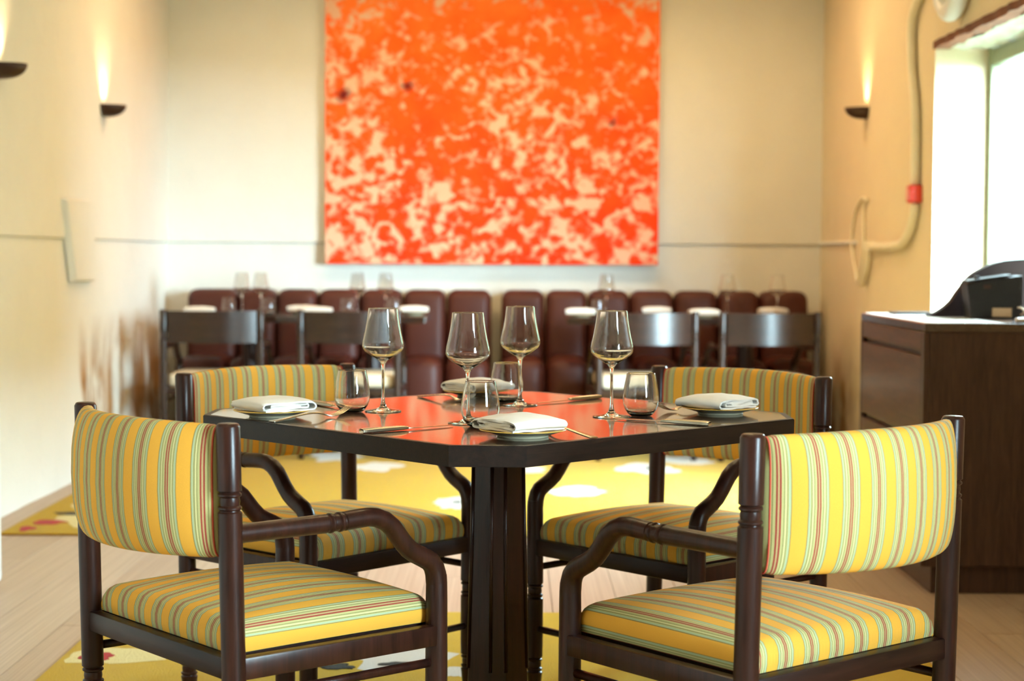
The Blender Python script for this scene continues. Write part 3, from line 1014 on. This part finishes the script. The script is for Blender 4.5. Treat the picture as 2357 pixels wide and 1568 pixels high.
WG = [(-.0911, 3.5532, 'tall wine glass on the dining table nearest to us, behind the front tumbler'), (-.286, 3.8183, 'tall wine glass on the dining table leftmost of the four'),
      (.0193, 3.9912, 'tall wine glass at the far edge of the dining table'), (.2157, 3.7107, 'tall wine glass on the dining table rightmost of the four')]
for x, y, l in WG:
    vessel('wine_glass', l, wine_prof, (x, y, ZT), 'wine glass', 'wine glasses on the dining table')
TB = [(-.0635, 3.487, 'stemless water tumbler nearest to us, just behind the front napkin'), (-.353, 3.800, 'stemless water tumbler between the left fork and the left wine glass'),
      (-.012, 4.085, 'stemless water tumbler farthest back on the dining table'), (.281, 3.740, 'stemless water tumbler right of the right wine glass')]
for x, y, l in TB:
    vessel('tumbler', l, tumb_prof, (x, y, ZT), 'tumbler', 'tumblers on the dining table')

plate_prof = [(0, .0035), (.044, .0035), (.046, .0), (.0495, .0), (.051, .0035), (.064, .0072), (.0755, .0108), (.0830, .0132), (.0836, .0142), (.0826, .0150), (.0750, .0124), (.063, .0090), (.052, .0062), (0, .0056)]
def plate(loc, label, group):
    t = thing('side_plate', label, 'plate', loc, 0, group)
    mesh_obj('dish', lathe(plate_prof, 56), MAT['china'], t, smooth=50)
    mesh_obj('rim_band', lathe([(.0785, .0138), (.0829, .0152), (.0841, .0147), (.0842, .0139), (.0832, .0131), (.0832, .0137), (.0826, .0143), (.0785, .0131)], 56), MAT['gold'], t, smooth=True)
    return t
PL = [((.0215, 3.300), 'ochre-rimmed side plate at the corner of the table nearest to us'), ((-.514, 3.690), 'ochre-rimmed side plate at the left corner of the table'),
      ((-.085, 4.245), 'ochre-rimmed side plate at the far corner of the table'), ((.462, 3.805), 'ochre-rimmed side plate at the right corner of the table')]
p0 = None
for (x, y), l in PL:
    if p0 is None:
        p0 = plate((x, y, ZT), l, 'side plates on the dining table')
    else:
        dup(p0, l, (x, y, ZT))

def napkin_mesh(L=0.128, Wd=0.142, layers=5, t=0.0049, seed=1.0):
    """rolled and folded cloth: folds lie along x, the cut ends face +-x"""
    hw = Wd / 2
    H = layers * t * 1.08
    pts = []
    turns = layers
    for k in range(turns):                      # flat roll, outermost turn first
        h = max(t * 0.35, (H - t) / 2 - k * t * 0.55)
        w = hw - t * 0.5 - k * t * 0.75 - (0.012 * (k // 2))
        sg = 1 if k % 2 == 0 else -1
        # run along the bottom (or top) then turn round the fold
        for q in (-1, -0.6, -0.2, 0.2, 0.6):
            pts.append((sg * q * (w - h), H / 2 - sg * h + 0.0006 * math.sin(q * 3 + k + seed)))
        for a in (-70, -35, 0, 35, 70):
            pts.append((sg * (w - h + h * math.cos(R(a))), H / 2 + sg * h * math.sin(R(a)) * (1 - 0.18 * (a + 70) / 140)))
    # round the turns by catmull-rom
    path = smooth_path(pts, 3)
    n = len(path)
    up, dn = [], []
    for i in range(n):
        a, b = path[max(0, i - 1)], path[min(n - 1, i + 1)]
        dx, dz = b[0] - a[0], b[1] - a[1]
        m = math.hypot(dx, dz) or 1
        nx, nz = -dz / m * t * 0.46, dx / m * t * 0.46
        up.append((path[i][0] + nx, path[i][1] + nz))
        dn.append((path[i][0] - nx, path[i][1] - nz))
    ring = up + dn[::-1]
    nr = len(ring)
    V, F = [], []
    ns = 14
    Ht = layers * t * 1.08
    for j in range(ns + 1):
        s = -1 + 2 * j / ns
        x = s * L / 2
        for (y, z) in ring:
            top = z / Ht
            e = abs(y) / hw
            dome = 0.0065 * top * (1 - s * s) * (1 - e * e) - 0.004 * top * e ** 3 - 0.0035 * top * abs(s) ** 4
            jit = 0.0016 * noise.noise(Vector((x * 40 + seed, y * 40, z * 90)))
            V.append((x + 0.004 * noise.noise(Vector((y * 30, z * 160, seed))) * abs(s) ** 3, y * (1 - 0.02 * s * s), z + dome + jit))
    for j in range(ns):
        for i in range(nr):
            k = (i + 1) % nr
            F.append((j * nr + i, j * nr + k, (j + 1) * nr + k, (j + 1) * nr + i))
    # caps built as quads between the two sides of the ribbon
    for j in (0, ns):
        for i in range(n - 1):
            F.append((j * nr + i, j * nr + i + 1, j * nr + nr - 2 - i, j * nr + nr - 1 - i))
    return V, F
NK = [((.016, 3.300), 39, 'white folded napkin on the plate nearest to us'), ((-.512, 3.685), -50, 'white folded napkin on the plate at the left corner'),
      ((-.085, 4.245), 218, 'white folded napkin on the plate at the far corner'), ((.456, 3.805), 133, 'white folded napkin on the plate at the right corner')]
for k, ((x, y), rz, l) in enumerate(NK):
    o = mesh_obj('napkin', napkin_mesh(seed=1.0 + k * 2.7), MAT['linen'], smooth=50)
    o.location = (x, y, ZT + 0.0148)
    o.rotation_euler = (0, 0, R(rz))
    tag(o, l, 'napkin', 'napkins on the dining table')

def strip_solid(st):
    """st: list of (s, half width, z centre, half thickness); runs along +y"""
    V, F = [], []
    for s, w, z, h in st:
        V += [(-w, s, z - h * 0.55), (-w * 0.55, s, z - h), (w * 0.55, s, z - h), (w, s, z - h * 0.55), (w, s, z + h * 0.55), (w * 0.55, s, z + h), (-w * 0.55, s, z + h), (-w, s, z + h * 0.55)]
    m = len(st)
    for i in range(m - 1):
        for k in range(8):
            l = (k + 1) % 8
            F.append((i * 8 + k, i * 8 + l, i * 8 + 8 + l, i * 8 + 8 + k))
    F += [tuple(range(8)), tuple(range((m - 1) * 8, m * 8))]
    return V, F
def fork(label, loc, deg):
    t = thing('fork', label, 'fork', loc, heading(deg), 'forks on the dining table')
    st = smooth_path([(0.0, .0085, .0022, .0018), (.006, .0098, .0026, .0021), (.05, .0078, .0075, .0019), (.095, .0045, .0122, .0018), (.125, .0032, .0118, .0019), (.145, .0042, .0075, .0018), (.158, .0095, .0040, .0015), (.170, .0118, .0040, .0012)], 3)
    mesh_obj('handle', strip_solid(st), MAT['steel'], t, smooth=50)
    for k in range(4):
        x = -.0093 + k * .0062
        tn = smooth_path([(.168, .0022, .0041, .0011), (.182, .0019, .0068, .0010), (.198, .0016, .0128, .0009), (.214, .0010, .0205, .0007)], 3)
        v, f = strip_solid(tn)
        mesh_obj('tine', ([(a + x, b, c) for a, b, c in v], f), MAT['steel'], t, smooth=50)
    return t
FK = [('fork beside the nearest plate, only its handle end in view', (.157, 3.262, ZT), 124), ('fork in front of the left plate with raised tines', (-.497, 3.550, ZT), 47),
      ('fork left of the far plate', (-.225, 4.206, ZT), -52), ('fork left of the plate at the right corner', (.482, 3.955, ZT), 222)]
f0 = None
for l, loc, d in FK:
    f0 = fork(l, loc, d) if f0 is None else (dup(f0, l, loc, heading(d)), f0)[1]
def knife(label, loc, deg):
    t = thing('knife', label, 'knife', loc, heading(deg), 'knives on the dining table')
    h = smooth_path([(0.0, .0062, .0046, .0036), (.003, .0085, .0048, .0046), (.04, .0088, .0050, .0048), (.085, .0078, .0050, .0044), (.108, .0058, .0046, .0034), (.114, .0050, .0042, .0024)], 3)
    mesh_obj('handle', strip_solid(h), MAT['steel'], t, smooth=50)
    b = smooth_path([(.112, .0045, .0038, .0012), (.125, .0078, .0036, .0010), (.17, .0088, .0032, .0009), (.21, .0075, .0028, .0008), (.232, .0015, .0026, .0006)], 3)
    mesh_obj('blade', strip_solid(b), MAT['steel'], t, smooth=50)
    return t
KN = [('knife lying left of the nearest wine glass', (-.292, 3.340, ZT), 42), ('knife behind the left napkin, partly hidden', (-.470, 4.000, ZT), -56),
      ('knife at the far right edge of the table, handle to the right', (.214, 4.192, ZT), -132), ('knife in front of the right plate', (.406, 3.519, ZT), 145)]
k0 = None
for l, loc, d in KN:
    k0 = knife(l, loc, d) if k0 is None else (dup(k0, l, loc, heading(d)), k0)[1]

# ------------------------------------------------------------------ banquettes along the back wall
def cushion_grid(x0, x1, y0, y1, z0, z1, r, bulge, axis):
    """rounded, slightly puffed block"""
    v, f = rbox(x0, x1, y0, y1, z0, z1, r, 4)
    return v, f
def banquette(label, edges):
    xa, xb = edges[0], edges[-1]
    t = thing('banquette', label, 'banquette', ((xa + xb) / 2, 10.15, 0), 0, 'brown channelled banquettes')
    ox = (xa + xb) / 2
    mesh_obj('plinth', rbox(xa - ox + 0.02, xb - ox - 0.02, -0.24, 0.36, 0.0, 0.14, 0.01), MAT['dark_wood_x'], t)
    for a, b in zip(edges[:-1], edges[1:]):
        a, b = a - ox + 0.004, b - ox - 0.004
        w = (b - a)
        # seat: rounded front roll
        mesh_obj('seat_cushion', rbox(a, b, -0.30, 0.17, 0.135, 0.505, 0.075, 5), MAT['brown_fabric'], t, smooth=True)
        bk = rbox(a, b, 0.135, 0.365, 0.30, 0.888, 0.055, 5)
        mesh_obj('back_cushion', ([(x, y - (0.888 - z) * 0.10, z) for x, y, z in bk[0]], bk[1]), MAT['brown_fabric'], t, smooth=True)
    return t
def bx_at(px, Y=10.25): return (px - 1178.5 + 0.5) / F_PX * Y * 1.0 + 0.0
LE = [-1.949, -1.645, -1.412, -1.165, -0.912, -0.655, -0.395, -0.122]
RE = [-0.068, 0.198, 0.452, 0.706, 0.970, 1.232, 1.483, 1.775]
banquette('brown upholstered banquette on the left half of the back wall', LE)
banquette('brown upholstered banquette on the right half of the back wall', RE)

# ------------------------------------------------------------------ small tables in front of the banquettes
BZ = 0.762
def small_table(label, cx):
    t = thing('cafe_table', label, 'table', (cx, 9.63, 0), 0, 'small tables along the banquettes')
    mesh_obj('tabletop', rbox(-0.305, 0.305, -0.30, 0.30, BZ - 0.036, BZ, 0.004), MAT['table_wood'], t)
    mesh_obj('column', lathe([(0.052, 0.03), (0.048, 0.2), (0.044, BZ - 0.05), (0.07, BZ - 0.037)], 8), MAT['dark_wood'], t)
    mesh_obj('foot', lathe([(0, 0.0108), (0.12, 0.0108), (0.12, 0.018), (0.06, 0.034), (0, 0.034)], 32), MAT['dark_wood'], t, smooth=40)
    return t
tA = small_table('small dark table at the left end of the banquettes', -1.465)
dup(tA, 'small dark table second from the left, beside the gap', (-0.775, 9.63, 0))
dup(tA, 'small dark table just right of the gap between banquettes', (0.602, 9.63, 0))
dup(tA, 'small dark table at the right end of the banquettes', (1.305, 9.63, 0))

# wooden back-row chairs: same frame, bent plywood back, cream seat
def wood_back():
    ns = 24
    V, F = [], []
    hw = 0.2475
    for i in range(ns + 1):
        s = -1 + 2 * i / ns
        yc = -0.062 * (1 - s * s)
        for (dy, z) in [(-0.008, 0.628), (0.008, 0.628), (0.008, 0.797), (-0.008, 0.797)]:
            V.append((hw * s, yc + dy + 0.02 * (z - 0.71), z))
    for i in range(ns):
        for k in range(4):
            l = (k + 1) % 4
            F.append((i * 4 + k, i * 4 + l, i * 4 + 4 + l, i * 4 + 4 + k))
    F += [(0, 1, 2, 3), (ns * 4, ns * 4 + 3, ns * 4 + 2, ns * 4 + 1)]
    return V, F
def back_chair(label, loc, rz):
    t = thing('side_chair', label, 'chair', loc, rz, 'dark wooden chairs facing the banquettes')
    frame_parts(t, MAT['back_wood'], MAT['back_wood'])
    mesh_obj('backrest', wood_back(), MAT['back_wood'], t, smooth=40)
    mesh_obj('seat_pad', rbox(-0.25, 0.25, 0.025, 0.468, 0.3905, 0.462, 0.022, 4), MAT['seat_cream'], t, smooth=True)
    return t
c0 = back_chair('dark wooden chair with cream seat, leftmost of the back row', (-1.585, 9.09, 0.0), R(1))
c0.scale = (0.948, 1, 1)
dup(c0, 'dark wooden chair with cream seat, second from left in the back row', (-0.862, 9.09, 0.0), R(-1))
dup(c0, 'dark wooden chair with cream seat, third in the back row with sheen on its back', (0.715, 9.09, 0.0), R(4))
dup(c0, 'dark wooden chair with cream seat, rightmost of the back row', (1.365, 9.09, 0.0), R(6))

# settings on the small tables
def bset(x, y, l):
    vessel('wine_glass', l, wine_prof, (x, y, BZ + 0.0004), 'wine glass', 'wine glasses along the banquettes')
def btum(x, y, l):
    vessel('tumbler', l, tumb_prof, (x, y, BZ + 0.0004), 'tumbler', 'tumblers along the banquettes')
bset(-1.510, 9.62, 'distant wine glass, first from the left along the banquette')
bset(-1.404, 9.62, 'distant wine glass, second from the left along the banquette')
bset(-0.864, 9.62, 'distant wine glass, third from the left along the banquette')
bset(-0.708, 9.62, 'distant wine glass just left of the gap between the banquettes')
bset(0.527, 9.62, 'distant wine glass just right of the gap between the banquettes')
bset(1.202, 9.62, 'distant wine glass, second from the right along the banquette')
bset(1.481, 9.62, 'distant wine glass, rightmost along the banquette, behind a napkin')
btum(-1.566, 9.52, 'distant tumbler, leftmost on the left small table')
btum(-1.352, 9.56, 'distant tumbler at the right of the leftmost pair of wine glasses')
btum(-0.912, 9.52, 'distant tumbler left of the third wine glass')
btum(-0.655, 9.55, 'distant tumbler right of the fourth wine glass')
btum(0.475, 9.54, 'distant tumbler beside the wine glass right of the gap')
bn = [(-1.715, 9.45, 'distant napkin behind the leftmost wooden chair'), (-1.187, 9.76, 'distant napkin between the two left wooden chairs'), (-1.073, 9.48, 'distant napkin behind the second wooden chair'), (-0.556, 9.74, 'distant napkin left of the gap between the banquettes'),
      (0.378, 9.46, 'distant napkin right of the gap between the banquettes'), (0.820, 9.78, 'distant napkin above the third wooden chair'), (1.050, 9.43, 'distant napkin between the two right wooden chairs'), (1.470, 9.70, 'distant napkin above the rightmost wooden chair')]
bp0 = bk0 = None
for k, (x, y, l) in enumerate(bn):
    pl = l.replace('napkin', 'plate under the napkin')
    if bp0 is None:
        bp0 = plate((x, y, BZ + 0.0004), pl, 'plates along the banquettes')
        bk0 = mesh_obj('napkin', napkin_mesh(0.16, 0.11, 4, 0.0075, 4.4), MAT['linen'], smooth=50)
        o = bk0
    else:
        dup(bp0, pl, (x, y, BZ + 0.0004))
        o = bk0.copy()
        COL.objects.link(o)
    o.location = (x, y, BZ + 0.0154)
    o.rotation_euler = (0, 0, R(random.uniform(-6, 6)))
    tag(o, l, 'napkin', 'napkins along the banquettes')

# ------------------------------------------------------------------ service cabinet by the window
CX0, CX1, CY0, CY1, CZ = 1.333, XR - 0.004, 5.56, 6.575, 0.885
cab = thing('service_cabinet', 'dark brown wooden service cabinet with drawers under the window', 'cabinet', (CX0, CY0, 0))
LX, LY = CX1 - CX0, CY1 - CY0
mesh_obj('plinth', box(0.04, LX, 0.03, LY - 0.03, 0.0, 0.092), MAT['cab_wood'], cab)
mesh_obj('body', rbox(0.018, LX, 0.0, LY, 0.092, CZ - 0.03, 0.003), MAT['cab_wood'], cab)
mesh_obj('worktop', rbox(0.0, LX, 0.0, LY, CZ - 0.0295, CZ, 0.003), MAT['cab_top'], cab)
mesh_obj('corner_stile', rbox(-0.001, 0.0175, 0.0005, 0.045, 0.0925, CZ - 0.0305, 0.002), MAT['cab_wood'], cab)
mesh_obj('corner_stile', rbox(-0.001, 0.0175, LY - 0.03, LY - 0.0005, 0.0925, CZ - 0.0305, 0.002), MAT['cab_wood'], cab)
mesh_obj('worktop_inlay', box(0.008, 0.27, 0.008, LY - 0.01, CZ - 0.001, CZ + 0.0008), MAT['pale_stone'], cab)
for (za, zb) in [(0.795, 0.8535), (0.51, 0.775), (0.235, 0.490), (0.0925, 0.215)]:
    mesh_obj('drawer', rbox(0.0, 0.0175, 0.047, LY - 0.032, za, zb, 0.002), MAT['cab_drawer'], cab)
# device on the cabinet
pr = thing('receipt_printer', 'black angled receipt printer on the cabinet with a beige label', 'printer', (1.60, 6.02, CZ + 0.0012), R(-6))
body = [(-0.005, -0.07, 0.0), (0.165, -0.07, 0.0), (0.165, 0.09, 0.0), (-0.005, 0.09, 0.0), (-0.022, -0.07, 0.122), (0.165, -0.07, 0.150), (0.165, 0.09, 0.150), (-0.022, 0.09, 0.122)]
mesh_obj('housing', (body, box(0, 1, 0, 1, 0, 1)[1]), MAT['black'], pr)
mesh_obj('lid', ([(-0.018, -0.066, 0.1245), (0.13, -0.066, 0.1475), (0.13, 0.086, 0.1475), (-0.018, 0.086, 0.1245), (-0.018, -0.066, 0.131), (0.13, -0.066, 0.154), (0.13, 0.086, 0.154), (-0.018, 0.086, 0.131)], box(0, 1, 0, 1, 0, 1)[1]), MAT['black'], pr)
mesh_obj('latch', rbox(0.015, 0.03, -0.02, 0.02, 0.136, 0.148, 0.003), MAT['black'], pr)
mesh_obj('label', box(0.065, 0.13, -0.0715, -0.0702, 0.008, 0.038), MAT['label'], pr)
mesh_obj('logo_plate', box(0.035, 0.058, -0.0715, -0.0702, 0.105, 0.117), MAT['bronze'], pr)
mesh_obj('cable', tube(smooth_path([(0.15, -0.05, 0.01), (0.168, -0.08, 0.02), (0.165, -0.085, 0.035), (0.15, -0.07, 0.04)], 5), 0.003, 8), MAT['label'], pr, smooth=True)
# dark curved panel behind it
def arc_panel():
    top = smooth_path([(1.487, 0.004), (1.52, 0.018), (1.56, 0.045), (1.595, 0.09), (1.635, 0.135), (1.69, 0.165), (1.745, 0.182), (1.81, 0.189), (1.875, 0.188)], 5)
    poly = top + [(1.875, 0.0), (1.487, 0.0)]
    n = len(poly)
    V = [(x - 1.68, -0.02, z * 1.09) for x, z in poly] + [(x - 1.68, 0.03, z * 1.09) for x, z in poly]
    F = [tuple(range(n)), tuple(range(2 * n - 1, n - 1, -1))] + [(i, (i + 1) % n, n + (i + 1) % n, n + i) for i in range(n)]
    return V, F
tag(mesh_obj('curved_panel', arc_panel(), MAT['dark_panel'], loc=(1.68, 6.16, CZ + 0.0012)), 'dark curved panel standing behind the receipt printer', 'panel')
tag(mesh_obj('tray', rbox(1.42, 1.56, 6.36, 6.50, CZ + 0.0012, CZ + 0.009, 0.003), MAT['black']), 'flat black tray on the far end of the cabinet', 'tray')
tag(mesh_obj('curled_card', tube(smooth_path([(1.645, 5.62, CZ + 0.0085), (1.70, 5.63, CZ + 0.012), (1.75, 5.65, CZ + 0.028), (1.80, 5.66, CZ + 0.055)], 5), 0.008, 8), MAT['white_gloss'], smooth=True), 'white curled strip on the near right of the cabinet top', 'card')

# ------------------------------------------------------------------ white low unit at the left edge of the view
wu = thing('white_unit', 'white painted low unit just entering at the left edge', 'cabinet', (-1.87, 5.42, 0))
mesh_obj('body', rbox(-0.20, 0.213, -0.15, 0.15, 0.03, 0.62, 0.012, 3), MAT['white_gloss'], wu, smooth=40)
mesh_obj('foot', rbox(0.10, 0.14, -0.12, 0.12, 0.0, 0.031, 0.003), MAT['dark_wood'], wu)
mesh_obj('foot', rbox(-0.16, -0.12, -0.12, 0.12, 0.0, 0.031, 0.003), MAT['dark_wood'], wu)
